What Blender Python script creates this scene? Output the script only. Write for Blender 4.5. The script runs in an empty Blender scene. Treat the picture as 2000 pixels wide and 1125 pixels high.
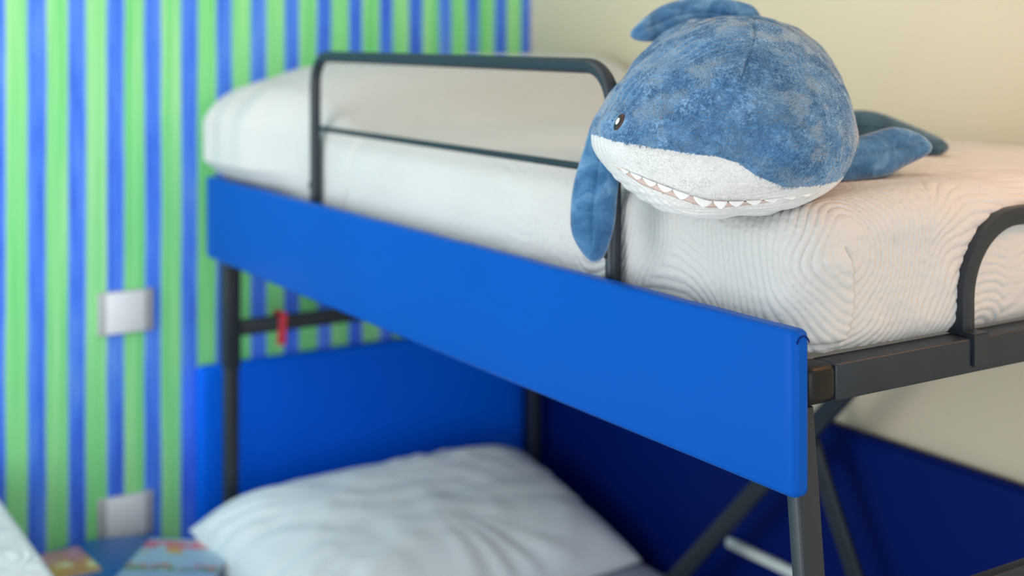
import bpy, bmesh, math, random
import numpy as np
from mathutils import Vector, Matrix

random.seed(7)
rng = np.random.default_rng(7)
scene = bpy.context.scene
col = scene.collection

# ------------------------------------------------------------------ camera
# world: x towards the plain back wall, y along the bunk towards the striped wall, z up
cam_d = bpy.data.cameras.new('camera')
cam = bpy.data.objects.new('camera', cam_d)
col.objects.link(cam)
cam.location = (-1.104, -1.124, 1.60)
cam.rotation_euler = (math.radians(90), 0, math.radians(-32.466))
cam_d.sensor_width = 36.0
cam_d.lens = 36.0 * 2594 / 2000
cam_d.shift_y = -(562.5 - 65) / 2000
cam_d.clip_start = 0.02
cam_d.dof.use_dof = True
cam_d.dof.focus_distance = 1.64
cam_d.dof.aperture_fstop = 2.1
scene.camera = cam

# ------------------------------------------------------------------ world and lights
world = bpy.data.worlds.new('world')
scene.world = world
world.use_nodes = True
bg = world.node_tree.nodes['Background']
bg.inputs[0].default_value = (0.90, 0.95, 1.0, 1)
bg.inputs[1].default_value = 0.86


def area(name, loc, target, size, power, color):
    d = bpy.data.lights.new(name, 'AREA')
    d.shape = 'RECTANGLE'
    d.size, d.size_y = size
    d.energy = power
    d.color = color
    o = bpy.data.objects.new(name, d)
    col.objects.link(o)
    o.location = loc
    o.rotation_euler = (Vector(target) - Vector(loc)).to_track_quat('-Z', 'Y').to_euler()
    return o


# daylight of the room: a window behind the camera and one in the left wall, and the ceiling lights above the aisle and the bunk
area('window_daylight', (-1.7, -3.0, 1.12), (-0.1, 2.1, 0.65), (2.4, 2.1), 30, (0.90, 0.96, 1.0))
area('side_window_daylight', (-2.8, 1.20, 1.10), (0.0, 1.90, 0.8), (1.5, 1.9), 36, (0.95, 0.98, 1.0))
area('aisle_ceiling_light', (-0.95, 0.95, 2.56), (-0.80, 1.00, 0.0), (1.0, 1.6), 9, (0.93, 0.97, 1.0))
area('bunk_ceiling_light', (0.45, 0.30, 2.56), (0.55, 0.60, 1.0), (0.5, 1.4), 2.4, (1.0, 0.74, 0.46))
# warm wall lamp past the right end of the bunk
area('warm_lamp', (0.80, -0.55, 2.10), (0.85, 0.35, 1.4), (0.22, 0.22), 4.2, (1.0, 0.38, 0.12))

vs = scene.view_settings
vs.view_transform = 'Standard'
vs.look = 'None'
vs.gamma = 1.0
vs.use_curve_mapping = False
vs.exposure = 0.15


# ------------------------------------------------------------------ material helpers
def mat(name, color=(.8, .8, .8), rough=.5, metal=0.0, spec=.5, sheen=0.0):
    m = bpy.data.materials.new(name)
    m.use_nodes = True
    b = m.node_tree.nodes['Principled BSDF']
    b.inputs['Base Color'].default_value = (*color, 1)
    b.inputs['Roughness'].default_value = rough
    b.inputs['Metallic'].default_value = metal
    b.inputs['Specular IOR Level'].default_value = spec
    if sheen:
        b.inputs['Sheen Weight'].default_value = sheen
        b.inputs['Sheen Roughness'].default_value = .4
    return m


class NT:
    """small helper around a material's node tree"""

    def __init__(self, m):
        self.m = m
        self.t = m.node_tree
        self.b = self.t.nodes['Principled BSDF']

    def n(self, typ, **kw):
        nd = self.t.nodes.new(typ)
        for k, v in kw.items():
            setattr(nd, k, v)
        return nd

    def l(self, a, b):
        self.t.links.new(a, b)

    def math(self, op, a, b=None, c=None, clamp=False):
        nd = self.n('ShaderNodeMath', operation=op, use_clamp=clamp)
        for i, v in enumerate((a, b, c)):
            if v is None:
                continue
            if isinstance(v, (int, float)):
                nd.inputs[i].default_value = v
            else:
                self.l(v, nd.inputs[i])
        return nd.outputs[0]

    def obj(self):
        return self.n('ShaderNodeTexCoord').outputs['Object']

    def mapping(self, vec, scale=(1, 1, 1), loc=(0, 0, 0), rot=(0, 0, 0)):
        mp = self.n('ShaderNodeMapping')
        self.l(vec, mp.inputs[0])
        mp.inputs['Scale'].default_value = scale
        mp.inputs['Location'].default_value = loc
        mp.inputs['Rotation'].default_value = rot
        return mp.outputs[0]

    def noise(self, vec, scale, detail=3, rough=.5, dist=0):
        nz = self.n('ShaderNodeTexNoise')
        self.l(vec, nz.inputs['Vector'])
        nz.inputs['Scale'].default_value = scale
        nz.inputs['Detail'].default_value = detail
        nz.inputs['Roughness'].default_value = rough
        nz.inputs['Distortion'].default_value = dist
        return nz.outputs[0]

    def ramp(self, fac, stops):
        r = self.n('ShaderNodeValToRGB')
        e = r.color_ramp.elements
        while len(e) < len(stops):
            e.new(.5)
        for i, (p, c) in enumerate(stops):
            e[i].position = p
            e[i].color = (*c, 1)
        self.l(fac, r.inputs[0])
        return r.outputs[0]

    def mix(self, fac, a, b):
        mx = self.n('ShaderNodeMix', data_type='RGBA')
        for sock, v in ((mx.inputs[0], fac), (mx.inputs[6], a), (mx.inputs[7], b)):
            if isinstance(v, (int, float)):
                sock.default_value = v
            elif isinstance(v, tuple):
                sock.default_value = (*v, 1)
            else:
                self.l(v, sock)
        return mx.outputs[2]

    def smooth(self, v, lo, hi):
        mr = self.n('ShaderNodeMapRange', interpolation_type='SMOOTHSTEP')
        self.l(v, mr.inputs[0])
        mr.inputs[1].default_value = lo
        mr.inputs[2].default_value = hi
        return mr.outputs[0]

    def bump(self, h, strength=.3, dist=.002):
        bp = self.n('ShaderNodeBump')
        bp.inputs['Strength'].default_value = strength
        bp.inputs['Distance'].default_value = dist
        self.l(h, bp.inputs['Height'])
        self.l(bp.outputs[0], self.b.inputs['Normal'])

    def color(self, c):
        self.l(c, self.b.inputs['Base Color'])


def noisy(name, c1, c2, scale, rough=.5, bump=0.0, bscale=None, bdist=.001, metal=0, spec=.5, sheen=0, stretch=(1, 1, 1)):
    m = mat(name, c1, rough, metal, spec, sheen)
    k = NT(m)
    v = k.mapping(k.obj(), stretch)
    k.color(k.ramp(k.noise(v, scale, 4), [(.3, c1), (.7, c2)]))
    if bump:
        k.bump(k.noise(k.obj(), bscale or scale * 6, 4), bump, bdist)
    return m


# ------------------------------------------------------------------ mesh helpers
def link(o, parent=None):
    col.objects.link(o)
    if parent is not None:
        o.parent = parent
    return o


def mesh(name, verts, faces, m=None, parent=None, smooth=True):
    me = bpy.data.meshes.new(name)
    me.from_pydata([tuple(map(float, v)) for v in verts], [], [tuple(map(int, f)) for f in faces])
    if m:
        me.materials.append(m)
    if smooth:
        me.shade_smooth()
    me.update()
    return link(bpy.data.objects.new(name, me), parent)


def npmesh(name, V, Q, m=None, parent=None):
    """numpy verts (n,3) and quads (m,4)"""
    me = bpy.data.meshes.new(name)
    V = np.ascontiguousarray(V, dtype=np.float32)
    Q = np.ascontiguousarray(Q, dtype=np.int32)
    k = Q.shape[1]
    me.vertices.add(len(V))
    me.vertices.foreach_set('co', V.ravel())
    me.loops.add(Q.size)
    me.loops.foreach_set('vertex_index', Q.ravel())
    me.polygons.add(len(Q))
    me.polygons.foreach_set('loop_start', np.arange(0, Q.size, k, dtype=np.int32))
    me.update(calc_edges=True)
    me.validate()
    me.shade_smooth()
    if m:
        me.materials.append(m)
    return link(bpy.data.objects.new(name, me), parent)


def bmobj(name, bm, m=None, parent=None, smooth=False):
    me = bpy.data.meshes.new(name)
    bmesh.ops.recalc_face_normals(bm, faces=bm.faces)
    bm.to_mesh(me)
    bm.free()
    if m:
        me.materials.append(m)
    if smooth:
        me.shade_smooth()
    return link(bpy.data.objects.new(name, me), parent)


def box(name, lo, hi, m=None, parent=None, bevel=0.0, seg=3, smooth=None, edit=None):
    bm = bmesh.new()
    bmesh.ops.create_cube(bm, size=1)
    for v in bm.verts:
        v.co = Vector([lo[i] + (v.co[i] + .5) * (hi[i] - lo[i]) for i in range(3)])
    if bevel:
        bmesh.ops.bevel(bm, geom=list(bm.edges), offset=bevel, segments=seg, profile=.5, affect='EDGES', clamp_overlap=True)
    if edit:
        for v in bm.verts:
            v.co = Vector(edit(v.co))
    o = bmobj(name, bm, m, parent)
    if smooth if smooth is not None else bool(bevel):
        o.data.set_sharp_from_angle(angle=math.radians(50)) if hasattr(o.data, 'set_sharp_from_angle') else None
        o.data.shade_smooth()
        if hasattr(o.data, 'set_sharp_from_angle'):
            o.data.set_sharp_from_angle(angle=math.radians(50))
    return o


def fillet(pts, r, n=8):
    """round the inner corners of a polyline"""
    pts = [Vector(p) for p in pts]
    out = [pts[0]]
    for i in range(1, len(pts) - 1):
        a, b, c = pts[i - 1], pts[i], pts[i + 1]
        u, w = (a - b).normalized(), (c - b).normalized()
        ang = u.angle(w)
        t = min(r / math.tan(ang / 2), (a - b).length * (.95 if i == 1 else .49), (c - b).length * (.95 if i == len(pts) - 2 else .49))
        rr = t * math.tan(ang / 2)
        cen = b + (u + w).normalized() * (rr / math.sin(ang / 2))
        p0, p1 = b + u * t - cen, b + w * t - cen
        tot = p0.angle(p1)
        for k in range(n + 1):
            f = k / n
            out.append(cen + (p0 * math.sin((1 - f) * tot) + p1 * math.sin(f * tot)) / math.sin(tot))
    out.append(pts[-1])
    return out


def sweep(name, path, prof, up, m, parent=None, smooth=True):
    """sweep a closed 2D profile along a polyline; up is a vector never parallel to it"""
    path = [Vector(p) for p in path]
    up = Vector(up)
    V, Fc = [], []
    n = len(prof)
    for i, p in enumerate(path):
        t = (path[min(i + 1, len(path) - 1)] - path[max(i - 1, 0)]).normalized()
        a = up.cross(t).normalized()
        b = t.cross(a).normalized()
        for (x, y) in prof:
            V.append(p + a * x + b * y)
    for i in range(len(path) - 1):
        for j in range(n):
            k = (j + 1) % n
            Fc.append((i * n + j, i * n + k, (i + 1) * n + k, (i + 1) * n + j))
    Fc.append(tuple(range(n - 1, -1, -1)))
    Fc.append(tuple((len(path) - 1) * n + j for j in range(n)))
    o = mesh(name, V, Fc, m, parent, smooth)
    if hasattr(o.data, 'set_sharp_from_angle'):
        o.data.set_sharp_from_angle(angle=math.radians(40))
    return o


def circ(r, n=16):
    return [(r * math.cos(2 * math.pi * i / n), r * math.sin(2 * math.pi * i / n)) for i in range(n)]


def rrect(w, h, r, n=3):
    out = []
    for cx, cy, a0 in ((w / 2 - r, h / 2 - r, 0), (-w / 2 + r, h / 2 - r, 90), (-w / 2 + r, -h / 2 + r, 180), (w / 2 - r, -h / 2 + r, 270)):
        for k in range(n + 1):
            a = math.radians(a0 + 90 * k / n)
            out.append((cx + r * math.cos(a), cy + r * math.sin(a)))
    return out


def lathe(name, prof, m, parent=None, loc=(0, 0, 0), n=64):
    V, Fc = [], []
    for (r, z) in prof:
        for i in range(n):
            a = 2 * math.pi * i / n
            V.append((loc[0] + r * math.cos(a), loc[1] + r * math.sin(a), loc[2] + z))
    for k in range(len(prof) - 1):
        for i in range(n):
            j = (i + 1) % n
            Fc.append((k * n + i, k * n + j, (k + 1) * n + j, (k + 1) * n + i))
    Fc.append(tuple(range(n - 1, -1, -1)))
    Fc.append(tuple((len(prof) - 1) * n + i for i in range(n)))
    o = mesh(name, V, Fc, m, parent)
    if hasattr(o.data, 'set_sharp_from_angle'):
        o.data.set_sharp_from_angle(angle=math.radians(40))
    return o


def tag(o, label=None, cat=None, group=None, kind=None):
    if label:
        o['label'] = label
    if cat:
        o['category'] = cat
    if group:
        o['group'] = group
    if kind:
        o['kind'] = kind
    return o


def thing(name, loc, label, cat):
    o = bpy.data.objects.new(name, None)
    o.empty_display_size = .05
    col.objects.link(o)
    o.location = loc
    return tag(o, label, cat)


def into(root):
    """children are modelled in world coordinates: shift them under their root"""
    bpy.context.view_layer.update()
    inv = root.matrix_world.inverted()
    for ch in root.children:
        ch.matrix_parent_inverse = inv


# hashed value noise for relief
def vnoise(P, scale, seed=0):
    P = np.asarray(P, dtype=np.float64) * scale
    i = np.floor(P).astype(np.int64)
    f = P - i
    f = f * f * (3 - 2 * f)

    def h(a):
        n = (a[:, 0] * 374761393 + a[:, 1] * 668265263 + a[:, 2] * 2147483647 + seed * 974634777) & 0xffffffff
        n = ((n ^ (n >> 13)) * 1274126177) & 0xffffffff
        n = (n ^ (n >> 16)) & 0xffffff
        return n / float(0xffffff)

    out = 0
    for dx in (0, 1):
        for dy in (0, 1):
            for dz in (0, 1):
                w = (f[:, 0] if dx else 1 - f[:, 0]) * (f[:, 1] if dy else 1 - f[:, 1]) * (f[:, 2] if dz else 1 - f[:, 2])
                out = out + w * h(i + np.array([dx, dy, dz]))
    return out * 2 - 1


# ------------------------------------------------------------------ materials
def stripes():
    m = mat('striped_paint', rough=.7, spec=.2)
    k = NT(m)
    o = k.obj()
    sx = k.n('ShaderNodeSeparateXYZ')
    k.l(o, sx.inputs[0])
    wob = k.noise(k.mapping(o, (14, 1, 3)), 1.0, 3)
    x = k.math('ADD', sx.outputs[0], k.math('MULTIPLY', k.math('SUBTRACT', wob, .5), .010))
    t = k.math('DIVIDE', k.math('ADD', x, .006), .0915)
    fr = k.math('SUBTRACT', t, k.math('ROUND', t))            # -0.5 .. 0.5, blue round 0
    ab = k.math('ABSOLUTE', fr)
    isgreen = k.smooth(ab, .205, .25)
    # brushed, watery variation, different for each stripe
    idx = k.math('ROUND', k.math('MULTIPLY', t, 2))
    cb = k.n('ShaderNodeCombineXYZ')
    k.l(k.math('MULTIPLY', idx, 7.31), cb.inputs[0])
    k.l(k.math('MULTIPLY', sx.outputs[2], 2.2), cb.inputs[2])
    k.l(k.math('MULTIPLY', fr, 1.4), cb.inputs[1])
    w = k.noise(cb.outputs[0], 1.3, 4, .6)
    blue = k.ramp(w, [(.32, (.045, .14, .78)), (.5, (.075, .24, .96)), (.68, (.15, .35, .98))])
    cg = k.n('ShaderNodeCombineXYZ')
    k.l(k.math('MULTIPLY', idx, 3.77), cg.inputs[0])
    k.l(k.math('MULTIPLY', sx.outputs[2], 1.4), cg.inputs[2])
    k.l(k.math('MULTIPLY', fr, 5.0), cg.inputs[1])
    wg = k.noise(cg.outputs[0], 1.1, 3, .5)
    green = k.ramp(wg, [(.30, (.15, .72, .22)), (.5, (.27, .82, .30)), (.70, (.44, .88, .40))])
    c = k.mix(isgreen, blue, green)
    # pale lilac lines where two strokes meet
    edge = k.math('MULTIPLY', k.smooth(ab, .19, .225), k.math('SUBTRACT', 1.0, k.smooth(ab, .235, .275)))
    c = k.mix(k.math('MULTIPLY', edge, .4), c, (.55, .66, .80))
    k.color(c)
    return m


def leather(name, c1, c2, rough=.38):
    m = mat(name, c1, rough, spec=.08)
    k = NT(m)
    o = k.obj()
    k.color(k.ramp(k.noise(o, 3, 3), [(.3, c1), (.7, c2)]))
    vo = k.n('ShaderNodeTexVoronoi', feature='DISTANCE_TO_EDGE')
    k.l(o, vo.inputs['Vector'])
    vo.inputs['Scale'].default_value = 420
    k.bump(vo.outputs['Distance'], .12, .0012)
    return m


M = {}
M['stripes'] = stripes()
M['beige'] = noisy('beige_wall_paint', (.77, .672, .490), (.785, .687, .505), 2.5, .75, .08, 160, .0006, spec=.2)
M['ceiling'] = noisy('ceiling_paint', (.80, .79, .76), (.82, .81, .78), 3, .85)
M['floor'] = noisy('pale_wood_floor', (.56, .50, .42), (.66, .60, .51), 4, .45, .1, 60, stretch=(8, .6, 1))
M['blue_leather'] = leather('blue_leatherette', (.0006, .084, .44), (.0006, .089, .465))
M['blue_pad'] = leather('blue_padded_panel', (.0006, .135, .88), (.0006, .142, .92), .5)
M['shaded_pad'] = leather('shaded_padded_panel', (.0003, .010, .125), (.0003, .012, .14), .5)  # darkened blue pad: the shade under the bunk is put into the colour
M['steel'] = noisy('grey_powder_coat', (.011, .018, .028), (.015, .023, .035), 30, .40, .06, 900, .0003, spec=.5)
M['plastic'] = noisy('black_plastic', (.006, .006, .006), (.010, .009, .009), 40, .36, .15, 260, .0006, spec=.3)
M['white_metal'] = noisy('white_metal', (.82, .90, .84), (.86, .93, .87), 10, .35)
M['mattress'] = noisy('cream_mattress_ticking', (.66, .60, .50), (.70, .64, .54), 12, .9)
M['linen'] = noisy('white_pillow_cotton', (.86, .93, .99), (.88, .95, .99), 6, .85, .1, 500, .0004, spec=.15, sheen=.15)
M['sheet'] = noisy('grey_bed_sheet', (.46, .48, .58), (.50, .52, .62), 6, .9, .1, 400, .0005, spec=.1)
M['slat'] = noisy('grey_slat', (.5, .5, .5), (.55, .55, .55), 8, .6)
M['plate_grey'] = noisy('grey_plastic_plate', (.44, .45, .46), (.48, .49, .50), 8, .4)
M['plate_white'] = noisy('white_plastic_plate', (.82, .84, .86), (.86, .88, .90), 8, .35)
M['table_blue'] = noisy('blue_lacquer', (.004, .10, .34), (.005, .11, .37), 4, .35)
M['red_strap'] = noisy('red_webbing', (.42, .012, .03), (.50, .02, .04), 60, .7)
M['paper'] = noisy('white_paper_edge', (.75, .75, .72), (.82, .82, .80), 200, .7)


def quilt_mat():
    m = mat('white_quilted_cotton', (.80, .80, .79), .85, spec=.15, sheen=.2)
    k = NT(m)
    o = k.obj()
    k.color(k.ramp(k.noise(o, 5, 3), [(.3, (.62, .61, .59)), (.7, (.66, .65, .63))]))
    k.bump(k.noise(o, 420, 3), .18, .0008)
    return m


M['quilt'] = quilt_mat()


def quilt_far():
    m = mat('white_quilted_cover', (.80, .80, .79), .85, spec=.15, sheen=.2)
    k = NT(m)
    o = k.obj()
    vo = k.n('ShaderNodeTexVoronoi')
    k.l(o, vo.inputs['Vector'])
    vo.inputs['Scale'].default_value = 5
    h = k.math('ABSOLUTE', k.math('SINE', k.math('MULTIPLY', vo.outputs['Distance'], 62)))
    k.color(k.ramp(k.noise(o, 26, 3), [(.38, (.70, .71, .72)), (.5, (.80, .81, .80)), (.7, (.83, .83, .825))]))
    k.bump(h, .6, .004)
    return m


M['quilt_far'] = quilt_far()

BLUE_A, BLUE_B, BLUE_C = (.045, .150, .320), (.115, .275, .490), (.260, .440, .640)


def plush():
    m = mat('plush_fabric', BLUE_B, .9, spec=.05, sheen=.8)
    m.node_tree.nodes['Principled BSDF'].inputs['Sheen Roughness'].default_value = .45
    m.node_tree.nodes['Principled BSDF'].inputs['Sheen Tint'].default_value = (.75, .80, .82, 1)
    k = NT(m)
    o = k.obj()
    n1 = k.noise(o, 26, 5, .6, .6)
    n2 = k.noise(o, 240, 3, .6, 1.2)
    blue = k.ramp(k.math('ADD', k.math('MULTIPLY', n1, .55), k.math('MULTIPLY', n2, .45)), [(.38, BLUE_A), (.5, BLUE_B), (.63, BLUE_C)])
    white = k.ramp(n2, [(.35, (.80, .80, .79)), (.65, (.88, .88, .87))])
    at = k.n('ShaderNodeAttribute', attribute_name='belly')
    w = k.math('ADD', at.outputs['Fac'], k.math('MULTIPLY', k.math('SUBTRACT', k.noise(o, 260, 2), .5), .004))
    k.color(k.mix(k.smooth(w, -.0008, .0008), blue, white))
    k.bump(k.math('ADD', n2, n1), .5, .004)
    return m


M['plush'] = plush()


def plush_fin(name='plush_fin', c=((.035, .12, .26), (.065, .185, .36), (.15, .31, .50))):
    m = mat(name, BLUE_B, .85, spec=.08, sheen=.6)
    k = NT(m)
    o = k.obj()
    n1 = k.noise(o, 30, 5, .6, .8)
    k.color(k.ramp(n1, [(.33, c[0]), (.5, c[1]), (.68, c[2])]))
    k.bump(k.math('ADD', k.noise(o, 60, 4, .6, 1.5), k.math('MULTIPLY', k.noise(o, 400, 2), .3)), .5, .006)
    return m


M['plush_fin'] = plush_fin()
M['plush_tail_shaded'] = plush_fin('plush_tail_shaded', ((.035, .085, .125), (.055, .12, .17), (.09, .17, .23)))  # fin plush made darker: shade on the tail painted into its colour
M['tooth'] = noisy('white_felt', (.84, .84, .82), (.88, .88, .86), 60, .9)
M['mouth'] = noisy('pink_felt', (.78, .58, .51), (.84, .64, .56), 50, .9)
M['eye_ring'] = noisy('brown_thread', (.055, .018, .014), (.075, .026, .02), 200, .5)
M['eye_black'] = noisy('black_thread', (.006, .005, .005), (.01, .008, .008), 200, .35)
M['eye_white'] = noisy('white_thread', (.80, .82, .76), (.86, .88, .82), 200, .6)


def fur_mat():
    m = mat('plush_pile', BLUE_B, .8, spec=.12, sheen=1.0)
    m.node_tree.nodes['Principled BSDF'].inputs['Sheen Tint'].default_value = (.85, .86, .84, 1)
    k = NT(m)
    at = k.n('ShaderNodeAttribute', attribute_name='tone')
    k.color(at.outputs['Color'])
    return m


M['fur'] = fur_mat()

# ------------------------------------------------------------------ the room
WX, WY = 1.010, 2.101
tag(box('floor', (-3.2, -2.6, -.1), (WX + .1, WY + .1, 0), M['floor']), kind='structure')
tag(box('ceiling', (-3.2, -2.6, 2.6), (WX + .1, WY + .1, 2.7), M['ceiling']), kind='structure')
tag(box('wall_back', (WX, -2.6, 0), (WX + .1, WY + .1, 2.6), M['beige']), kind='structure')
tag(box('wall_far', (-3.2, WY, 0), (WX, WY + .1, 2.6), M['stripes']), kind='structure')


def outlet(z, label):
    t = thing('wall_socket', (-.166, WY, z), label, 'socket')
    box('cover_plate', (-.0675, -.010, -.052), (.0675, 0, .052), M['plate_grey'], t, .004, 2)
    box('centre_module', (-.047, -.014, -.049), (.047, -.0095, .049), M['plate_white'], t, .003, 2)
    return t


outlet(.925, 'white and grey wall socket on the stripes, well above the night table')
outlet(.430, 'white and grey wall socket just behind the night table top')

# padded panels round the lower bed
def pad(name, lo, hi, label, mt):
    o = box(name, lo, hi, mt, None, .018, 5)
    return tag(o, label, 'panel')


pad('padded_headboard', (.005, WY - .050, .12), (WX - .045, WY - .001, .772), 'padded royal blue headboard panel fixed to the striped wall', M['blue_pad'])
side_pad = pad('padded_wall_panel', (WX - .042, -.25, .12), (WX - .001, WY - .004, .772), 'long padded blue panel with shade in its colour, fixed along the plain wall', M['shaded_pad'])
box('grip_bar', (WX - .062, .62, .418), (WX - .0425, 1.19, .441), M['white_metal'], side_pad, .006, 3)

# ------------------------------------------------------------------ bunk frame
bunk = thing('bunk_bed', (.5, 1.0, 0), 'fold-out upper bunk with dark grey steel frame and bright blue padded side board', 'bunk bed')
S = M['steel']


def panel_edit(v):
    y, z = v.y, v.z
    # soft padded face
    e = min(1, max(0, min(y, 2.0 - y) / .03)) * min(1, max(0, min(z - 1.059, 1.253 - z) / .03))
    return (v.x - (.003 * e if v.x < .012 else 0), y, z)


def side_board():
    """padded board: rounded box of fine rows so the leatherette bulges a little"""
    L, z0, z1, th = 2.0, 1.057, 1.253, .026
    prof = rrect(th, z1 - z0, .0075, 6)
    V, Fc = [], []
    ys = [0, .002, .005, .009, .014] + list(np.linspace(.03, L - .03, 60)) + [L - .014, L - .009, L - .005, L - .002, L]
    ins = {0: .0070, .002: .0036, .005: .0012, .009: .0002, .014: .0}
    n = len(prof)
    for y in ys:
        d = min(y, L - y)
        i = ins.get(round(d, 4), 0.0)
        far = y > L / 2
        for (a, b) in prof:
            sa = max(0, abs(a) - i) * (1 if a > 0 else -1)
            sb = max(0, abs(b) - (i * (1.6 if far else 1.0))) * (1 if b > 0 else -1)
            bulge = 0
            if a < 0:
                bulge = -.0035 * max(0, 1 - (b / ((z1 - z0) / 2)) ** 2) * min(1, d / .05)
            wr = .0007 * math.sin(y * 31 + b * 9) * math.sin(y * 11 + 2) if b > .06 else 0
            V.append((th / 2 + sa + bulge, y, (z0 + z1) / 2 + sb + wr))
    for r in range(len(ys) - 1):
        for j in range(n):
            k = (j + 1) % n
            Fc.append((r * n + j, r * n + k, (r + 1) * n + k, (r + 1) * n + j))
    Fc.append(tuple(range(n)))
    Fc.append(tuple((len(ys) - 1) * n + j for j in range(n - 1, -1, -1)))
    o = mesh('side_board', V, Fc, M['blue_leather'], bunk)
    o.data.set_sharp_from_angle(angle=math.radians(38))
    # round the lower corner at the far end
    for v in o.data.vertices:
        dy, dz = L - v.co.y, v.co.z - z0
        if dy < .03 and dz < .03:
            r = math.hypot(.03 - dy, .03 - dz)
            if r > .03:
                s = .03 / r
                v.co.y = L - (.03 - (.03 - dy) * s)
                v.co.z = z0 + (.03 - (.03 - dz) * s)
    o['label'] = 'bright blue leatherette padded board'
    return o


side_board()
# stitched end seam at the near end of the board
sweep('seam', [(.0035 + .0195 * k / 12, -.0002, 1.2385 + .0085 * math.sin(math.pi * k / 12) ** .6) for k in range(13)], circ(.0009, 8), (0, 1, 0), M['shaded_pad'], bunk)

# end rails with plastic caps
for (y0, y1) in ((.020, .060), (1.935, 1.975)):
    r = box('end_rail', (.088, y0, 1.155), (.965, y1, 1.200), S, bunk, .0025, 2)
    c = box('end_cap', (.042, y0 - .001, 1.1535), (.091, y1 + .001, 1.2015), M['plastic'], r, .011, 4)
    c['label'] = 'black plastic end cap'
box('side_rail', (.030, .065, 1.150), (.056, 1.93, 1.190), S, bunk, .002, 2)
box('side_rail', (.935, .065, 1.150), (.962, 1.93, 1.190), S, bunk, .002, 2)
for i in range(14):
    y = .13 + i * .133
    box('slat', (.056, y, 1.172), (.935, y + .07, 1.186), M['slat'], bunk)

# legs
def leg(x0, y_top, lean, z0=0.0, z1=1.150, w=(.036, .020), name='leg'):
    o = box(name, (x0, 0, z0), (x0 + w[0], w[1], z1), S, bunk, .0022, 2, edit=lambda v: (v.x, v.y + y_top - lean * (z1 - v.z), v.z))
    return o


leg(.029, .034, .098)
leg(.905, .034, .098)
leg(.028, 1.930, 0, 0, .80, (.032, .030))
leg(.905, 1.930, 0, 0, .80, (.032, .030))
for x in (.024, .901):
    box('leg_sleeve', (x, 1.926, .795), (x + .040, 1.964, 1.150), S, bunk, .003, 2)
# cross bars
box('crossbar', (.060, 1.934, .868), (.905, 1.960, .905), S, bunk, .003, 2)
box('crossbar', (.060, .006, .856), (.905, .026, .888), S, bunk, .003, 2)
# folding struts in front of the rear panel
def strut(a, b, w=.040, t=.014):
    sweep('strut', [a, b], rrect(w, t, .003, 2), (1, 0, 0), S, bunk)


strut((.86, .49, 1.150), (.86, 1.46, .13))
strut((.885, 1.05, 1.150), (.885, .54, .14))

# front guard rail
gx = .043
gr = sweep('guard_rail', fillet([(gx, .408, 1.150), (gx, .408, 1.552), (gx, 1.447, 1.552), (gx, 1.447, 1.150)], .060, 10), circ(.0115, 20), (1, 0, 0), S, bunk)
sweep('middle_rail', [(gx, .412, 1.402), (gx, 1.444, 1.402)], circ(.0058, 14), (1, 0, 0), S, gr)
for y in (.408, 1.447):
    bm = bmesh.new()
    bmesh.ops.create_uvsphere(bm, u_segments=16, v_segments=8, radius=.0055)
    for v in bm.verts:
        v.co = Vector((gx - .0115 + v.co.x * .5, y + .004 + v.co.y, 1.282 + v.co.z))
    bmobj('bolt', bm, M['plastic'], gr, True)

# end guard: bent square tube hooked over the end rail
ax0, ax1, ay = .352, .800, .048
eg = sweep('end_guard', fillet([(ax0, ay, 1.204), (ax0, ay, 1.350), (ax1, ay, 1.350), (ax1, ay, 1.204)], .105, 16), rrect(.025, .025, .003, 2), (0, 1, 0), S, bunk)
for x in (ax0, ax1):
    bm = bmesh.new()
    prof = [(.0155, 1.163), (.0195, 1.163), (.0195, 1.2012), (.064, 1.2012), (.064, 1.206), (.0155, 1.206)]
    A = [bm.verts.new((x - .016, y, z)) for y, z in prof]
    B = [bm.verts.new((x + .016, y, z)) for y, z in prof]
    bm.faces.new(A)
    bm.faces.new(B[::-1])
    for i in range(6):
        j = (i + 1) % 6
        bm.faces.new((A[i], B[i], B[j], A[j]))
    bmesh.ops.bevel(bm, geom=list(bm.edges), offset=.0012, segments=2, affect='EDGES')
    bmobj('hook_clamp', bm, S, eg)
into(bunk)

# red strap on the far cross bar
rs = sweep('strap', fillet([(.168, 1.9305, .835), (.172, 1.9305, .9085), (.172, 1.9635, .9085), (.172, 1.9635, .862)], .003, 3), rrect(.022, .0022, .0008, 1), (.2, .3, .1), M['red_strap'])
tag(rs, 'short red webbing strap looped over the dark crossbar', 'strap')

# ------------------------------------------------------------------ quilted coverlet on the upper mattress
tag(box('mattress', (.070, .070, 1.2015), (.975, 1.99, 1.372), M['mattress'], None, .03, 4), 'cream mattress under the white quilted coverlet of the upper bunk', 'mattress')


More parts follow.
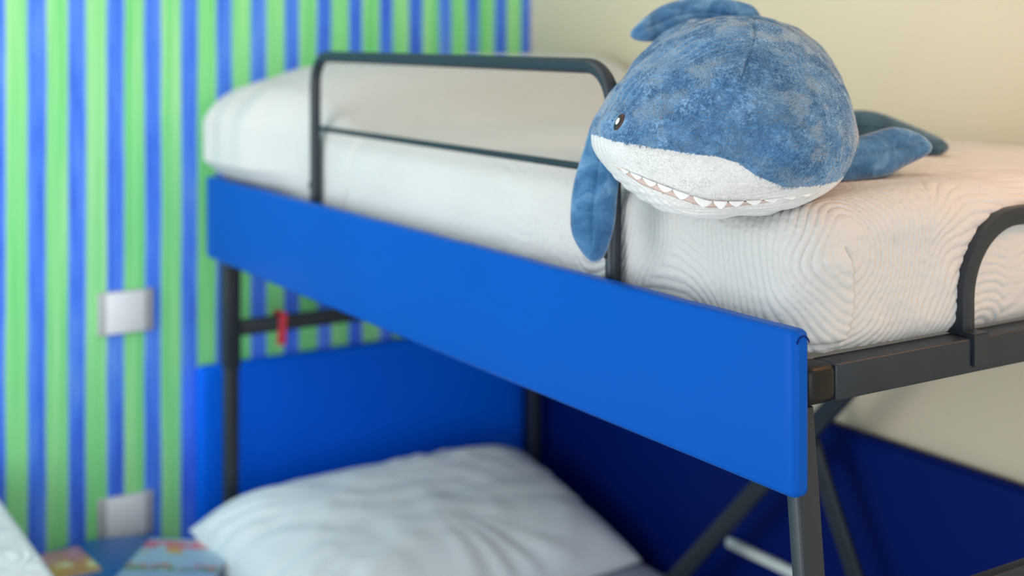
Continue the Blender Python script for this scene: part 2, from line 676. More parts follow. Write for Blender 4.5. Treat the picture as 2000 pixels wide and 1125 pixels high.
def coverlet():
    lo = np.array([.060, .050, 1.204])
    hi = np.array([.992, 2.025, 1.395])
    r = np.array([.052, .052, .052])
    xs = np.concatenate([np.arange(lo[0], .44, .0022), np.linspace(.44, hi[0], 50)])
    ys = np.concatenate([np.arange(lo[1], .64, .0022), np.linspace(.64, hi[1], 190)])
    zs = np.linspace(lo[2], hi[2], 86)
    nx, ny, nz = len(xs), len(ys), len(zs)
    quads = []

    def g(I, J, K):
        return (I * ny + J) * nz + K

    def face(fix, val, A, B, flip):
        na, nb = A, B
        a, b = np.meshgrid(np.arange(na - 1), np.arange(nb - 1), indexing='ij')
        a, b = a.ravel(), b.ravel()
        c = np.full_like(a, val)

        def idx(p, q):
            if fix == 0:
                return g(c, p, q)
            if fix == 1:
                return g(p, c, q)
            return g(p, q, c)
        q4 = np.stack([idx(a, b), idx(a + 1, b), idx(a + 1, b + 1), idx(a, b + 1)], 1)
        quads.append(q4[:, ::-1] if flip else q4)
    face(0, 0, ny, nz, True)
    face(0, nx - 1, ny, nz, False)
    face(1, 0, nx, nz, False)
    face(1, ny - 1, nx, nz, True)
    face(2, nz - 1, nx, ny, False)
    Q = np.concatenate(quads)
    u, inv = np.unique(Q.ravel(), return_inverse=True)
    Q = inv.reshape(Q.shape)
    K = u % nz
    J = (u // nz) % ny
    I = u // (nz * ny)
    P = np.stack([xs[I], ys[J], zs[K]], 1)
    lo2 = lo + r
    hi2 = hi - r
    lo2[2] = lo[2] + .012
    c = np.clip(P, lo2, hi2)
    d = P - c
    n = d / np.maximum(np.linalg.norm(d, axis=1, keepdims=True), 1e-9)
    rad = np.where(P[:, 2:3] < lo2[2], .052, .052)
    B = c + n * rad
    # lower hem curls inwards
    hem = np.clip((lo[2] + .03 - B[:, 2]) / .03, 0, 1) ** 2
    out = n.copy()
    out[:, 2] = 0
    B = B - out * (hem * .010)[:, None]
    B[:, 2] = np.maximum(B[:, 2], lo[2] - .0015)
    # arcs of quilting: rings about scattered centres
    cen = [(.138, .048, 1.332), (.06, .30, 1.05), (.06, .47, 1.36), (.40, .05, 1.15), (.72, .05, 1.20), (.25, .34, 1.395), (.50, .22, 1.395)]
    lr = np.random.default_rng(3)
    for _ in range(46):
        if lr.random() < .4:
            cen.append((.06, lr.uniform(.55, 2.0), lr.uniform(1.2, 1.39)))
        else:
            cen.append((lr.uniform(.1, 1.0), lr.uniform(.45, 2.0), 1.395))
    cen = np.array(cen)
    warp = np.stack([vnoise(B, 16, s) for s in (1, 2, 3)], 1) * .011
    Bw = B + warp
    dmin = np.full(len(B), 9.0)
    for ck in cen:
        dmin = np.minimum(dmin, np.linalg.norm((Bw - ck) * np.array([1, 1, .72]), axis=1))
    s = np.abs(np.sin(np.pi * dmin / .0092))
    h = .0038 * (1 - (1 - s ** .42) * np.clip((dmin - .008) / .03, 0, 1))
    h += .0007 * vnoise(B, 240, 5) * s + .0006 * vnoise(B, 120, 6) + .0020 * vnoise(B, 22, 7) + .003 * vnoise(B, 7, 8)
    # the far third stays plain in the material; relief fades where the mesh gets coarse
    fade = np.clip((1.1 - B[:, 1]) / .6, .25, 1)
    h = h * fade
    # tucked corner fold
    wz = np.clip((B[:, 2] - 1.212) / .01, 0, 1) * np.clip((1.338 - B[:, 2]) / .02, 0, 1)
    xf = .128 + .012 * np.sin((B[:, 2] - 1.21) / .125 * 3.0) + .0015 * vnoise(B, 90, 9)
    nearf = np.clip(-n[:, 1], 0, 1)
    dx = B[:, 0] - xf
    h += wz * nearf * (-.020 * np.exp(-(np.maximum(dx, 0) / .0050) ** 2) * (dx >= 0) + .009 * np.exp(-(dx / .035) ** 2) * (dx < 0))
    wx = np.clip((xf - B[:, 0]) / .01, 0, 1) * np.clip((1.25 - B[:, 2]) / .03, 0, 1)
    h += -.006 * np.exp(-((B[:, 2] - 1.2135 - .02 * np.clip(xf - B[:, 0], 0, .1)) / .0025) ** 2) * wx * np.clip(1 - n[:, 2], 0, 1)
    # plush toy presses the front edge down
    top = np.clip((B[:, 2] - 1.30) / .08, 0, 1)
    dent = np.exp(-(((B[:, 0] - .10) / .10) ** 2 + ((B[:, 1] - .15) / .09) ** 2))
    # pillow under the far end of the cover
    S_ = lambda t: np.clip(t, 0, 1) ** 2 * (3 - 2 * np.clip(t, 0, 1))
    yy = B[:, 1]
    hump = S_((yy - 1.28) / .42) * (1 - .55 * S_((yy - 1.90) / .12))
    ex = 1 - np.exp(-np.clip(B[:, 0] + .02, 0, 2) / .13)
    B = B + n * h[:, None]
    B[:, 2] -= .022 * dent * top
    zt = np.clip((B[:, 2] - 1.22) / .17, 0, 1)
    pleat = .011 * np.sin(yy * 70 + 3 * np.sin(yy * 9)) * S_((yy - 1.6) / .2)
    B[:, 2] += .145 * hump * ex * zt ** 1.5 + .4 * pleat * zt
    front = np.clip(-n[:, 0], 0, 1)
    B[:, 0] -= front * (.075 * S_((yy - 1.50) / .30) * np.clip((B[:, 2] - 1.235) / .06, 0, 1) + pleat * .8 * zt)
    # seam across the front face where the cover is folded
    ysm = 1.300 + .05 * np.clip((1.39 - B[:, 2]) / .16, 0, 1)
    B[:, 0] += front * .012 * np.exp(-((yy - ysm) / .007) ** 2)
    o = npmesh('coverlet', B, Q, M['quilt'])
    return tag(o, 'white coverlet with stitched wave quilting drawn over the upper bunk mattress', 'coverlet')


coverlet()

# ------------------------------------------------------------------ lower bed
lb = thing('lower_bed', (.45, 1.0, 0), 'low single bed with grey sheet beneath the upper bunk', 'bed')
box('base', (.000, .10, .06), (.955, 2.03, .16), M['blue_pad'], lb, .012, 3)
box('mattress', (-.010, .09, .16), (.945, 2.035, .300), M['sheet'], lb, .045, 6)
for x in (.05, .88):
    for y in (.15, 1.95):
        box('foot', (x, y, 0), (x + .04, y + .04, .062), M['plastic'], lb, .003, 1)
into(lb)


def pillow(name, corner, sag, m, label, nu=150, nv=110):
    """corner: back-left, back-right, front-right, front-left; puffy grid with a hemmed rim"""
    bl, br, fr, fl = [np.array(c, float) for c in corner]
    u, v = np.meshgrid(np.linspace(0, 1, nu), np.linspace(0, 1, nv), indexing='ij')
    u, v = u.ravel(), v.ravel()
    base = (bl[None] * ((1 - u) * (1 - v))[:, None] + br[None] * (u * (1 - v))[:, None] + fr[None] * (u * v)[:, None] + fl[None] * ((1 - u) * v)[:, None])
    a = np.clip(1 - np.abs(2 * u - 1) ** 4.0, 0, 1)
    b = np.clip(1 - np.abs(2 * v ** .8 - 1) ** 3.6, 0, 1)
    prof = (a * b) ** .5
    # sides pull in between the corners
    cenp = base.mean(0)
    pinch = .045 * (np.sin(np.pi * u) * (np.abs(2 * v - 1) ** 4) + np.sin(np.pi * v) * (np.abs(2 * u - 1) ** 4))
    base = base + (cenp - base) * pinch[:, None] * np.array([1, 1, 0])
    ang = np.arctan2(v - .5, u - .5)
    edge = np.clip(1 - prof, 0, 1)
    fold = .012 * edge * np.sin(ang * 23 + 4 * np.sin(ang * 5)) * prof ** .5
    lowf = .010 * vnoise(np.stack([u * 1.0, v * .8, 0 * u], 1), 6, 11) + .005 * vnoise(np.stack([u, v, 0 * u], 1), 15, 12)
    top = base.copy()
    top[:, 2] += sag[0] * prof + (fold + lowf * prof)
    bot = base.copy()
    bot[:, 2] -= sag[1] * prof
    V = np.concatenate([top, bot])
    ii, jj = np.meshgrid(np.arange(nu - 1), np.arange(nv - 1), indexing='ij')
    ii, jj = ii.ravel(), jj.ravel()
    q = np.stack([ii * nv + jj, (ii + 1) * nv + jj, (ii + 1) * nv + jj + 1, ii * nv + jj + 1], 1)
    N = nu * nv
    Q = np.concatenate([q[:, ::-1], q + N])
    rim = np.concatenate([np.arange(nv), np.arange(1, nu) * nv + nv - 1, (nu - 1) * nv + np.arange(nv - 2, -1, -1), np.arange(nu - 2, 0, -1) * nv])
    nx = np.roll(rim, -1)
    Q = np.concatenate([Q, np.stack([rim, nx, nx + N, rim + N], 1)])
    o = npmesh(name, V, Q, m)
    return tag(o, label, 'pillow')


pillow('pillow', ((-.075, 1.900, .440), (.865, 1.915, .445), (.905, 1.44, .312), (-.085, 1.36, .335)), (.110, .05), M['linen'], 'white cotton pillow leaning on the blue headboard of the lower bed')

# ------------------------------------------------------------------ night table and magazines
nt = thing('night_table', (-.280, 1.80, 0), 'round blue night table between the two beds by the striped wall', 'table')
lathe('table_top', [(.200, .390), (.211, .394), (.214, .402), (.214, .414), (.211, .420), (.203, .422)], M['table_blue'], nt)
lathe('stem', [(.030, .020), (.026, .06), (.026, .389)], M['table_blue'], nt, n=32)
lathe('foot', [(.150, 0), (.152, .006), (.148, .014), (.040, .026), (.028, .045)], M['table_blue'], nt)


def cover_mat(name, stops, blobs):
    m = mat(name, rough=.3)
    k = NT(m)
    o = k.obj()
    s = k.n('ShaderNodeSeparateXYZ')
    k.l(o, s.inputs[0])
    c = k.ramp(s.outputs[1], stops)
    for (lo, hi, sc, colr, th) in blobs:          # printed blocks: bands of patches along the page
        inb = k.math('MULTIPLY', k.math('GREATER_THAN', s.outputs[1], lo), k.math('LESS_THAN', s.outputs[1], hi))
        nz = k.math('GREATER_THAN', k.noise(o, sc, 1), th)
        c = k.mix(k.math('MULTIPLY', inb, nz), c, colr)
    k.color(c)
    return m


def magazine(loc, rot, w, h, cm, label):
    t = thing('magazine', loc, label, 'magazine')
    t.rotation_euler = (0, 0, rot)
    box('pages', (.001, .001, .0003), (w - .001, h - .001, .0045), M['paper'], t)
    c = box('front_cover', (0, 0, .0045), (w, h, .0052), cm, t)
    box('spine', (-.0006, 0, .0003), (.0006, h, .0052), cm, t)
    return t


m1 = cover_mat('magazine_print_blue', [(0, (.30, .42, .62)), (.10, (.36, .52, .66)), (.2, (.42, .60, .68)), (.28, (.38, .58, .66))],
               [(.185, .228, 40, (.70, .16, .20), .36), (.06, .085, 45, (.10, .28, .16), .40), (.07, .10, 60, (.62, .12, .06), .55), (.15, .20, 18, (.66, .34, .10), .60)])
m2 = cover_mat('magazine_print_orange', [(0, (.55, .26, .05)), (.06, (.60, .30, .06)), (.12, (.50, .22, .22)), (.2, (.45, .15, .16))],
               [(.02, .10, 22, (.75, .68, .36), .55), (.08, .15, 26, (.58, .30, .34), .5)])
magazine((-.300, 1.735, .4223), math.radians(-36.5), .212, .24, m1, 'light blue magazine with red title lying on the night table')
magazine((-.455, 1.800, .4223), math.radians(4), .155, .16, m2, 'orange and red magazine lying on the night table')

# ------------------------------------------------------------------ second bed, of which only a corner shows
tb = thing('twin_bed', (-1.0, 1.0, 0), 'neighbouring bed with white quilted cover beyond the night table', 'bed')
box('base', (-1.43, .12, .05), (-.56, 2.03, .28), M['blue_pad'], tb, .012, 2)
bm = bmesh.new()
bmesh.ops.create_cube(bm, size=1)
for v_ in bm.verts:
    v_.co = Vector((-1.45 + (v_.co.x + .5) * .945, .10 + (v_.co.y + .5) * 1.955, .20 + (v_.co.z + .5) * .42))
bmesh.ops.bevel(bm, geom=list(bm.edges), offset=.022, segments=6, profile=.5, affect='EDGES')
bmobj('quilted_cover', bm, M['quilt_far'], tb, True)
for x in (-1.40, -.64):
    for y in (.16, 1.95):
        box('foot', (x, y, 0), (x + .05, y + .05, .052), M['plastic'], tb)
into(tb)

# ------------------------------------------------------------------ plush shark
shark = thing('plush_shark', (.06425, .17895, 1.395), 'big blue and white plush shark sprawled over the front edge of the upper bunk', 'plush toy')
shark.rotation_euler = (0, 0, math.radians(-41.88))
# local axes: x across the face, y from the face back to the tail, z up from the mattress
RING = np.array([(-0.1567, 0.08, 0.1309), (-0.1399, 0.09, 0.1519), (-0.1122, 0.1, 0.1766), (-0.0703, 0.11, 0.205), (-0.021, 0.11, 0.2227), (0.0278, 0.11, 0.2276), (0.0762, 0.11, 0.212), (0.1167, 0.1, 0.1737),
                 (0.143, 0.09, 0.1359), (0.159, 0.08, 0.1021), (0.1638, 0.06, 0.0694), (0.1577, 0.05, 0.0397), (0.1384, 0.03, 0.0146), (0.1072, 0, -0.0038), (0.0645, -0.02, -0.0167), (0.0128, -0.04, -0.0262),
                 (-0.0387, -0.04, -0.0313), (-0.0917, -0.02, -0.0227), (-0.1297, 0, -0.0018), (-0.1584, 0.02, 0.0206), (-0.1789, 0.04, 0.041), (-0.189, 0.05, 0.0587), (-0.1851, 0.06, 0.0839), (-0.1721, 0.07, 0.108)])
NOSE = np.array((0.006, -0.145, 0.088))
BOUND = np.array([(-.30, .0690), (-0.1904, 0.0690), (-0.1731, 0.0722), (-0.144, 0.070), (-0.0836, 0.0649), (-0.0189, 0.0555), (0.0062, 0.0482), (0.0281, 0.034), (0.0626, 0.019), (0.0947, 0.0186), (0.1309, 0.0203), (0.1497, 0.0235), (.3, .026)])
MOUTH = np.array([(-0.1501, 0.0373), (-0.1249, 0.0286), (-0.0901, 0.0178), (-0.0571, 0.0077), (-0.0283, -0.0007), (0.0062, -0.0013), (0.0439, 0.0008), (0.0822, 0.0043), (0.1091, 0.0077)])
NPHI = 420
phi = np.linspace(0, 2 * np.pi, NPHI, endpoint=False)
_ra = np.arctan2(RING[:, 2] - NOSE[2], RING[:, 0] - NOSE[0])
_o = np.argsort(_ra)
_ra, _rr = _ra[_o], np.hypot(RING[:, 2] - NOSE[2], RING[:, 0] - NOSE[0])[_o]
_ry = RING[_o, 1]


def ring_at(p):
    """radius and depth of the widest ring at angle p about the nose (smoothed)"""
    p = (np.asarray(p) + np.pi) % (2 * np.pi) - np.pi
    aa = np.concatenate([_ra - 2 * np.pi, _ra, _ra + 2 * np.pi])
    f = lambda q, t: np.interp(q, aa, np.tile(t, 3))
    k = np.linspace(-.13, .13, 9)
    w = np.exp(-(k / .08) ** 2)
    w /= w.sum()
    rr = sum(wi * f(p + ki, _rr) for wi, ki in zip(w, k))
    yy = sum(wi * f(p + ki, _ry) for wi, ki in zip(w, k))
    return rr, yy


def mouth_z(x):
    return np.interp(x, MOUTH[:, 0], MOUTH[:, 1])


def face_y(x, z):
    """depth of the head surface at a point of the face"""
    dx, dz = x - NOSE[0], z - NOSE[2]
    rr, ry = ring_at(np.arctan2(dz, dx))
    rho = np.clip(np.hypot(dx, dz) / rr, 0, 1)
    y = NOSE[1] + (ry - NOSE[1]) * (1 - (1 - rho ** 2.5) ** .52)
    # blue snout overhangs the white muzzle, jaw set back below the mouth
    zb = np.interp(x, BOUND[:, 0], BOUND[:, 1])
    inner = np.clip((1 - rho) / .25, 0, 1)
    y = y + inner * .004 * np.clip((zb - z) / .006, 0, 1)
    zm = mouth_z(x)
    ends = np.clip((x + .155) / .03, 0, 1) * np.clip((.115 - x) / .05, 0, 1)
    y = y + ends * inner ** .5 * (.005 * np.clip((zm - z) / .003, 0, 1) - .004 * np.clip((zm - .010 - z) / .006, 0, 1))
    return y


def face_normal(x, z, e=.0015):
    gx_ = (face_y(x + e, z) - face_y(x - e, z)) / (2 * e)
    gz_ = (face_y(x, z + e) - face_y(x, z - e)) / (2 * e)
    n = np.stack([gx_, -np.ones_like(gx_), gz_], -1)
    return n / np.linalg.norm(n, axis=-1, keepdims=True)


def shark_body():
    rr, ry = ring_at(phi)
    rows = []
    rhos = np.sin(np.linspace(0.004, np.pi / 2, 130))
    for rho in rhos:
        x = NOSE[0] + rr * rho * np.cos(phi)
        z = NOSE[2] + rr * rho * np.sin(phi)
        if rho > .9995:
            y = ry
        else:
            y = face_y(x, z)
        rows.append(np.stack([x, y, z], 1))
    ring = rows[-1]
    # trunk: (depth, centre x, half width, bottom, top)
    T = [(.20, .004, .150, .004, .226), (.32, .012, .138, .003, .205), (.42, .040, .115, .003, .170), (.50, .080, .085, .004, .130), (.57, .125, .050, .010, .095), (.62, .16, .022, .022, .070), (.635, .17, .004, .040, .050)]
    secs = [ring]
    for (y, cx, hw, b, t) in T:
        zc, hh = (b + t) / 2, (t - b) / 2
        e = 2 / 2.3
        cs, sn = np.cos(phi), np.sin(phi)
        secs.append(np.stack([cx + hw * np.sign(cs) * np.abs(cs) ** e, np.full_like(phi, y), zc + hh * np.sign(sn) * np.abs(sn) ** e], 1))
    # smooth (Catmull-Rom) rows between sections
    prev = rows[-14]
    pts = [2 * secs[0] - secs[1]] + secs + [secs[-1]]
    pts[0] = ring + (ring - secs[1]) * np.array([.0, 1, .0]) * .8
    for i in range(1, len(pts) - 2):
        p0, p1, p2, p3 = pts[i - 1:i + 3]
        for t in np.linspace(0, 1, 18)[1:]:
            rows.append(.5 * (2 * p1 + (p2 - p0) * t + (2 * p0 - 5 * p1 + 4 * p2 - p3) * t * t + (3 * p1 - p0 - 3 * p2 + p3) * t ** 3))
    V = np.concatenate(rows)
    nr = len(rows)
    nf = 130
    x, y, z = V.T
    rho = np.concatenate([np.full(NPHI, r) for r in rhos] + [np.full(NPHI, 2.0)] * (nr - nf))
    # colour: white muzzle on the face, white belly behind
    zb = np.interp(x, BOUND[:, 0], BOUND[:, 1])
    belly = zb - z
    back = rho > 1.5
    side = np.clip(1 - np.clip((y - .045) / .05, 0, 1), 0, 1)
    belly = np.where(back, np.minimum(belly, (.022 - z) + .05 * side), belly)
    belly = np.minimum(belly, (x + .1935) * .7)
    # outward normals from the grid
    G = V.reshape(nr, NPHI, 3)
    dphi = np.roll(G, -1, 1) - np.roll(G, 1, 1)
    drow = np.gradient(G, axis=0)
    N = np.cross(drow, dphi)
    N /= np.maximum(np.linalg.norm(N, axis=2, keepdims=True), 1e-12)
    N = N.reshape(-1, 3)
    N[:NPHI] = (0, -1, 0)
    if (N[60 * NPHI:61 * NPHI] @ np.array([0, -1, 0])).mean() < 0:
        N = -N
    # relief: stuffed lumps, fold lines running round the head near its rim, centre seam
    seam_x = .028 - .035 * np.clip((.20 - z) / .10, 0, 1)
    seam = np.exp(-((x - seam_x) / .0022) ** 2) * np.clip((z - .135) / .02, 0, 1)
    rim = np.clip((rho - .62) / .25, 0, 1)
    fold = np.sin((rho + .02 * vnoise(V, 18, 21)) * 175) * (vnoise(V, 22, 22) * .6 + .4)
    blue = (belly < 0)
    jaw = np.clip((mouth_z(x) - .012 - z) / .005, 0, 1) * (~back)
    jf = np.sin(z * 520 + 6 * x) * jaw
    h = .0042 * vnoise(V, 14, 23) + .0030 * vnoise(V, 34, 24) * blue + .0030 * fold * rim * np.where(blue, 1.2, .5) - .0032 * seam + .0009 * jf
    V2 = V + N * h[:, None]
    ii, jj = np.meshgrid(np.arange(nr - 1), np.arange(NPHI), indexing='ij')
    ii, jj = ii.ravel(), jj.ravel()
    k2 = (jj + 1) % NPHI
    Q = np.stack([ii * NPHI + jj, ii * NPHI + k2, (ii + 1) * NPHI + k2, (ii + 1) * NPHI + jj], 1)
    o = npmesh('body', V2, Q, M['plush'], shark)
    a = o.data.attributes.new('belly', 'FLOAT', 'POINT')
    a.data.foreach_set('value', belly.astype(np.float32))
    return o, V2, N, belly, rho, Q


body, BV, BN, BB, BR, BQ = shark_body()


def fur():
    """short pile: one thin blade per tuft, combed by a swirling field"""
    P0, P1, P2, P3 = BV[BQ[:, 0]], BV[BQ[:, 1]], BV[BQ[:, 2]], BV[BQ[:, 3]]
    ar = .5 * np.linalg.norm(np.cross(P2 - P0, P3 - P1), axis=1)
    cy = P0[:, 1]
    keep = (cy < .36) & (P0[:, 2] > -.04)
    w = np.where(keep, ar, 0)
    n = 190000
    f = rng.choice(len(BQ), n, p=w / w.sum())
    s, t = rng.random(n), rng.random(n)
    L = lambda A: (A[BQ[f, 0]].T * (1 - s) * (1 - t) + A[BQ[f, 1]].T * s * (1 - t) + A[BQ[f, 2]].T * s * t + A[BQ[f, 3]].T * (1 - s) * t).T
    P, N = L(BV), L(BN)
    N /= np.maximum(np.linalg.norm(N, axis=1, keepdims=True), 1e-9)
    bel = (BB[BQ[f, 0]] * (1 - s) * (1 - t) + BB[BQ[f, 1]] * s * (1 - t) + BB[BQ[f, 2]] * s * t + BB[BQ[f, 3]] * (1 - s) * t)
    white = bel + .002 * vnoise(P, 300, 31) > 0
    e = .004
    fx = vnoise(P, 26, 41) + .8 * vnoise(P, 70, 42)
    fy = vnoise(P, 26, 43) + .8 * vnoise(P, 70, 44)
    fz = vnoise(P, 26, 45) + .8 * vnoise(P, 70, 46) - .25
    D = np.stack([fx, fy, fz], 1)
    D -= N * (D * N).sum(1, keepdims=True)
    D /= np.maximum(np.linalg.norm(D, axis=1, keepdims=True), 1e-9)
    D = D + rng.normal(0, .35, (n, 3))
    D -= N * (D * N).sum(1, keepdims=True)
    D /= np.maximum(np.linalg.norm(D, axis=1, keepdims=True), 1e-9)
    rimf = BR[BQ[f, 0]]
    ln = np.where(white, .0020, .0046) * rng.uniform(.7, 1.25, n) * np.where(rimf > .72, .62, 1.0)
    up = np.where(white, .5, .50)
    tip = P + (D * .85 + N * up[:, None]) * ln[:, None]
    side = np.cross(N, D) * (np.where(white, .00035, .00050))[:, None]
    root = P - N * .0006
    # leave the mouth opening clear
    inm = (np.abs(P[:, 2] - (mouth_z(P[:, 0]) - .004)) < .007) & (P[:, 0] > -.155) & (P[:, 0] < .06) & (P[:, 1] < .05)
    eyed = np.linalg.norm(P - EYE, axis=1) < .0135
    ok = ~(inm | eyed)
    root, tip, side, N, D, white, P = root[ok], tip[ok], side[ok], N[ok], D[ok], white[ok], P[ok]
    n = len(root)
    ax = tip - root
    ax /= np.linalg.norm(ax, axis=1, keepdims=True)
    s1 = np.cross(ax, N)
    s1 /= np.maximum(np.linalg.norm(s1, axis=1, keepdims=True), 1e-9)
    s2 = np.cross(ax, s1)
    rad = (np.where(white, .00038, .00055) * rng.uniform(.7, 1.3, n))[:, None]
    V = np.empty((n, 4, 3))
    for q in range(3):
        a = 2 * math.pi * q / 3 + .5
        V[:, q] = root + (s1 * math.cos(a) + s2 * math.sin(a)) * rad
    V[:, 3] = tip
    V = V.reshape(-1, 3)
    b4 = np.arange(n)[:, None] * 4
    Q = np.concatenate([b4 + np.array([[0, 1, 3]]), b4 + np.array([[1, 2, 3]]), b4 + np.array([[2, 0, 3]])])
    o = npmesh('pile', V, Q, M['fur'], shark)
    # colour of each tuft
    k = .5 + .32 * vnoise(P, 40, 51) + .22 * vnoise(P, 120, 52) + rng.normal(0, .20, n)
    k = np.clip(k, 0, 1)[:, None]
    A, B_, C_ = np.array(BLUE_A), np.array(BLUE_B), np.array(BLUE_C)
    cb = np.where(k < .5, A + (B_ - A) * k * 2, B_ + (C_ - B_) * (k * 2 - 1))
    cw = np.array((.80, .80, .795)) + .08 * k
    c = np.where(white[:, None], cw, cb)
    ca = o.data.attributes.new('tone', 'FLOAT_COLOR', 'POINT')
    cc = np.ones((n, 4, 4), dtype=np.float32)
    cc[:, :, :3] = c[:, None, :]
    ca.data.foreach_set('color', cc.ravel())
    o['kind'] = 'stuff'
    return o


_ex, _ez = np.array([-.1400]), np.array([.0915])
EYE = np.array([_ex[0], face_y(_ex, _ez)[0], _ez[0]])
fur()

# eye: embroidered ring, pupil and glint
en = face_normal(_ex, _ez)[0]
ez_ = np.array([.10, 0, 1.0])
ez_ = ez_ - en * (ez_ @ en)
ez_ /= np.linalg.norm(ez_)
ex_ = np.cross(en, ez_)


def disc(name, w, h, lift, dome, m, parent, off=(0, 0)):
    V, Fc = [], []
    n, k = 28, 5
    c = EYE + en * lift + ex_ * off[0] + ez_ * off[1]
    V.append(c + en * dome)
    for i in range(1, k + 1):
        f = i / k
        for j in range(n):
            a = 2 * math.pi * j / n
            V.append(c + ex_ * (w * f * math.cos(a)) + ez_ * (h * f * math.sin(a)) + en * (dome * (1 - f * f)))
    for j in range(n):
        Fc.append((0, 1 + j, 1 + (j + 1) % n))
    for i in range(k - 1):
        for j in range(n):
            a, b = 1 + i * n + j, 1 + i * n + (j + 1) % n
            Fc.append((a, a + n, b + n, b))
    base = len(V)
    for j in range(n):
        a = 2 * math.pi * j / n
        V.append(c + ex_ * (w * math.cos(a)) + ez_ * (h * math.sin(a)) - en * .004)
    for j in range(n):
        a, b = 1 + (k - 1) * n + j, 1 + (k - 1) * n + (j + 1) % n
        Fc.append((a, base + j, base + (j + 1) % n, b))
    return mesh(name, V, Fc, m, parent)


eye = disc('eye', .0090, .0125, .0022, .0016, M['eye_ring'], shark)
disc('pupil', .0068, .0098, .0034, .0014, M['eye_black'], eye)
disc('glint', .0032, .0046, .0050, .0006, M['eye_white'], eye, (-.001, .001))

# mouth lining and felt teeth
def along(t):
    x = -.150 + t * .255
    return x, float(mouth_z(x))


def mouth_parts():
    V, Fc = [], []
    n = 90
    for i in range(n + 1):
        x, z = along(i / n)
        wdt = .0095 * min(1, i / 14) * max(.15, min(1, (n - i - 15) / 35))
        for k in range(4):
            zz = z + .0005 - wdt * k / 3
            yy = float(face_y(np.array([x]), np.array([zz]))[0])
            V.append((x, yy - .0012, zz))
    for i in range(n):
        for k in range(3):
            a = i * 4 + k
            Fc.append((a, a + 4, a + 5, a + 1))
    lin = mesh('mouth_lining', V, Fc, M['mouth'], shark)
    md = lin.modifiers.new('thick', 'SOLIDIFY')
    md.thickness = .001
    # teeth: small felt triangles, upper row larger
    up = [(1225, 9, 6), (1248, 12, 7), (1275, 14, 9), (1305, 15, 9), (1336, 16, 12), (1376, 18, 15), (1408, 13, 11), (1438, 14, 9), (1470, 14, 6), (1503, 14, 5), (1536, 13, 4), (1566, 11, 3)]
    dn = [(1290, 10, 4), (1318, 10, 5), (1347, 11, 5), (1391, 11, 6), (1423, 11, 6), (1454, 11, 5), (1486, 10, 4)]
    spec = [(((p - 1430) * .00065 + .150) / .255, w * .00065, h * .00065, 1) for p, w, h in up]
    spec += [(((p - 1430) * .00065 + .150) / .255, w * .00065, h * .00065, -1) for p, w, h in dn]
    for (t, hw, ht, d) in spec:
        W, Fq = [], []
        lean = random.uniform(-.0012, .0030)
        ht *= random.uniform(.8, 1.15)
        rowsn, cols = 6, 7
        for r in range(rowsn + 1):
            f = r / rowsn
            half = hw * (1 - f ** 1.6) ** .8
            for c in range(cols):
                s = -1 + 2 * c / (cols - 1)
                x = along(t)[0] + half * s + lean * f
                zm = float(mouth_z(x))
                wdt = .0095 * min(1, t * 90 / 14) * max(.15, min(1, (75 - 90 * t) / 35))
                z = zm + .0015 - ht * f * 1.15 if d > 0 else zm - wdt - .0015 + ht * f
                yy = float(face_y(np.array([x]), np.array([z]))[0])
                yb = float(face_y(np.array([x]), np.array([zm + .002]))[0]) if d > 0 else yy
                W.append((x, min(yy, yb) - .0024 - (.0018 * math.sin(f * 2.2) if d > 0 else 0), z))
        for r in range(rowsn):
            for c in range(cols - 1):
                a = r * cols + c
                Fq.append((a, a + 1, a + cols + 1, a + cols))
        o = mesh('tooth', W, Fq, M['tooth'], shark)
        sm = o.modifiers.new('thick', 'SOLIDIFY')
        sm.thickness = .0014


mouth_parts()


def fin(name, outline, spine, thick, m=None, ridge=.15, seamed=True):
    """stuffed fin: closed outline swelling towards a spine"""
    P = np.array(outline, float)
    n = len(P)
    # smooth closed outline
    t = np.linspace(0, n, n * 10, endpoint=False)
    i = t.astype(int)
    f = (t - i)[:, None]
    p0, p1, p2, p3 = P[(i - 1) % n], P[i % n], P[(i + 1) % n], P[(i + 2) % n]
    O = .5 * (2 * p1 + (p2 - p0) * f + (2 * p0 - 5 * p1 + 4 * p2 - p3) * f ** 2 + (3 * p1 - p0 - 3 * p2 + p3) * f ** 3)
    Sp = np.array(spine, float)
    best = np.full(len(O), 9.0)
    Nr = O.copy()
    for a, b in zip(Sp[:-1], Sp[1:]):
        ab = b - a
        s = np.clip(((O - a) @ ab) / (ab @ ab), 0, 1)[:, None]
        q = a + ab * s
        d = np.linalg.norm(O - q, axis=1)
        k = d < best
        Nr[k] = q[k]
        best = np.minimum(best, d)
    c = P - P.mean(0)
    nrm = np.linalg.svd(c)[2][2]
    if nrm[1] > 0:
        nrm = -nrm
    K = 14
    V = []
    for side in (1, -1):
        for r in range(K + 1):
            u = r / K
            p = O + (Nr - O) * u
            hgt = thick * math.sqrt(max(0, 1 - (1 - u) ** 2.2))
            if seamed:
                hgt *= 1 - ridge * math.exp(-((1 - u) / .10) ** 2)
            wr = .0022 * vnoise(p, 45, 61) * u + .004 * vnoise(p, 18, 62) * u
            V.append(p + nrm * side * hgt + nrm * wr[:, None])
    V = np.concatenate(V)
    N = len(O)
    Q = []
    jj = np.arange(N)
    kk = (jj + 1) % N
    for sd in range(2):
        for r in range(K):
            a = (sd * (K + 1) + r) * N
            q = np.stack([a + jj, a + kk, a + N + kk, a + N + jj], 1)
            Q.append(q if sd == 0 else q[:, ::-1])
    # weld the two outlines
    Q = np.concatenate(Q)
    first2 = (K + 1) * N
    m2 = (Q >= first2) & (Q < first2 + N)
    Q = np.where(m2, Q - first2, Q)
    o = npmesh(name, V, Q, m or M['plush_fin'], shark)
    return o


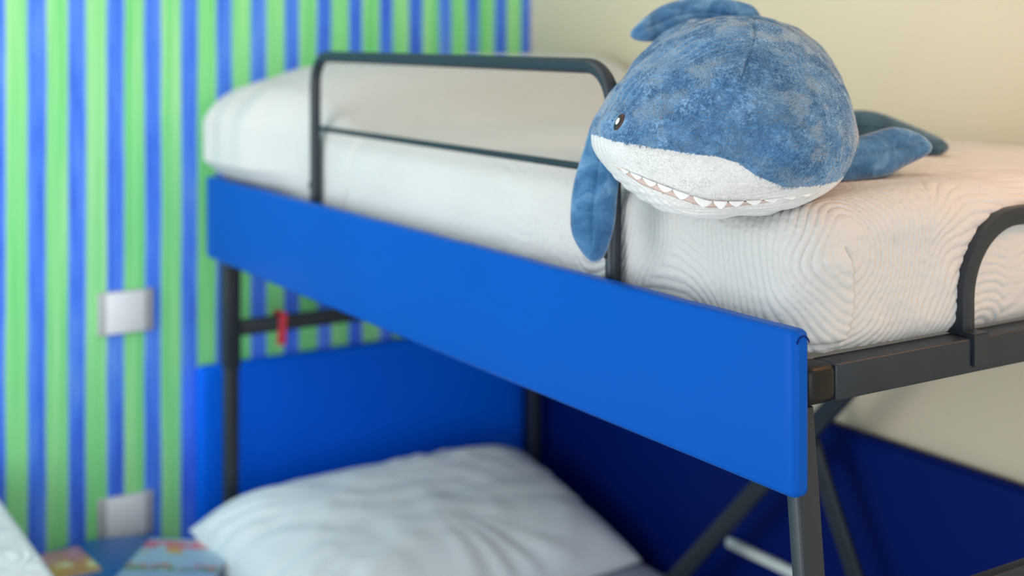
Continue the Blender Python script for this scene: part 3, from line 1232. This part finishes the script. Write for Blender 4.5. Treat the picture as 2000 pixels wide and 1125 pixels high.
fin('dorsal_fin', [(0.0485, 0.25, 0.2050), (0.0336, 0.25, 0.2414), (0.0074, 0.25, 0.2529), (-0.0226, 0.25, 0.2576), (-0.068, 0.25, 0.257), (-0.1055, 0.24, 0.2455), (-0.1331, 0.22, 0.2239), (-0.1475, 0.21, 0.2073), (-0.1445, 0.21, 0.1975), (-0.1264, 0.21, 0.1929),
                   (-0.1045, 0.22, 0.1944), (-0.0748, 0.23, 0.200), (-0.0377, 0.25, 0.205), (0.0074, 0.25, 0.195)],
    [(.020, .25, .222), (-.03, .25, .232), (-.08, .24, .228), (-.125, .218, .210)], .020)
fin('pectoral_fin', [(-0.1500, 0.12, 0.1253), (-0.1880, 0.105, 0.092), (-0.2039, 0.09, 0.0447), (-0.2171, 0.08, -0.0044), (-0.2202, 0.07, -0.0456), (-0.2173, 0.07, -0.0738), (-0.2017, 0.07, -0.1002), (-0.1862, 0.07, -0.1104), (-0.1714, 0.07, -0.0973), (-0.1594, 0.07, -0.0583),
                     (-0.1552, 0.07, -0.0161), (-0.1500, 0.07, 0.026), (-0.1400, 0.09, 0.0738)],
    [(-.165, .095, .085), (-.180, .08, .02), (-.187, .07, -.04), (-.187, .07, -.088)], .014)
fin('pectoral_fin', [(0.1300, 0.12, 0.002), (0.1823, 0.15, 0.0025), (0.2156, 0.17, 0.0065), (0.2435, 0.2, 0.0169), (0.2708, 0.22, 0.0286), (0.2793, 0.23, 0.0381), (0.2722, 0.23, 0.0505), (0.2531, 0.22, 0.0635), (0.226, 0.2, 0.0719), (0.1957, 0.18, 0.0660), (0.1550, 0.15, 0.0550), (0.1200, 0.13, 0.0350)],
    [(.145, .135, .026), (.20, .175, .036), (.258, .222, .044)], .020)
fin('tail_fin', [(0.147, 0.58, 0.0615), (0.1811, 0.58, 0.0694), (0.2151, 0.58, 0.0741), (0.249, 0.58, 0.0692), (0.2897, 0.57, 0.0538), (0.3285, 0.55, 0.0368), (0.3484, 0.53, 0.025), (0.351, 0.52, 0.0149), (0.3349, 0.51, 0.0071), (0.3093, 0.53, 0.0041), (0.2624, 0.55, 0.0060), (0.2133, 0.56, 0.0080), (0.1634, 0.57, 0.0088), (.13, .58, .030)],
    [(.165, .575, .040), (.24, .565, .038), (.33, .53, .018)], .018, M['plush_tail_shaded'])
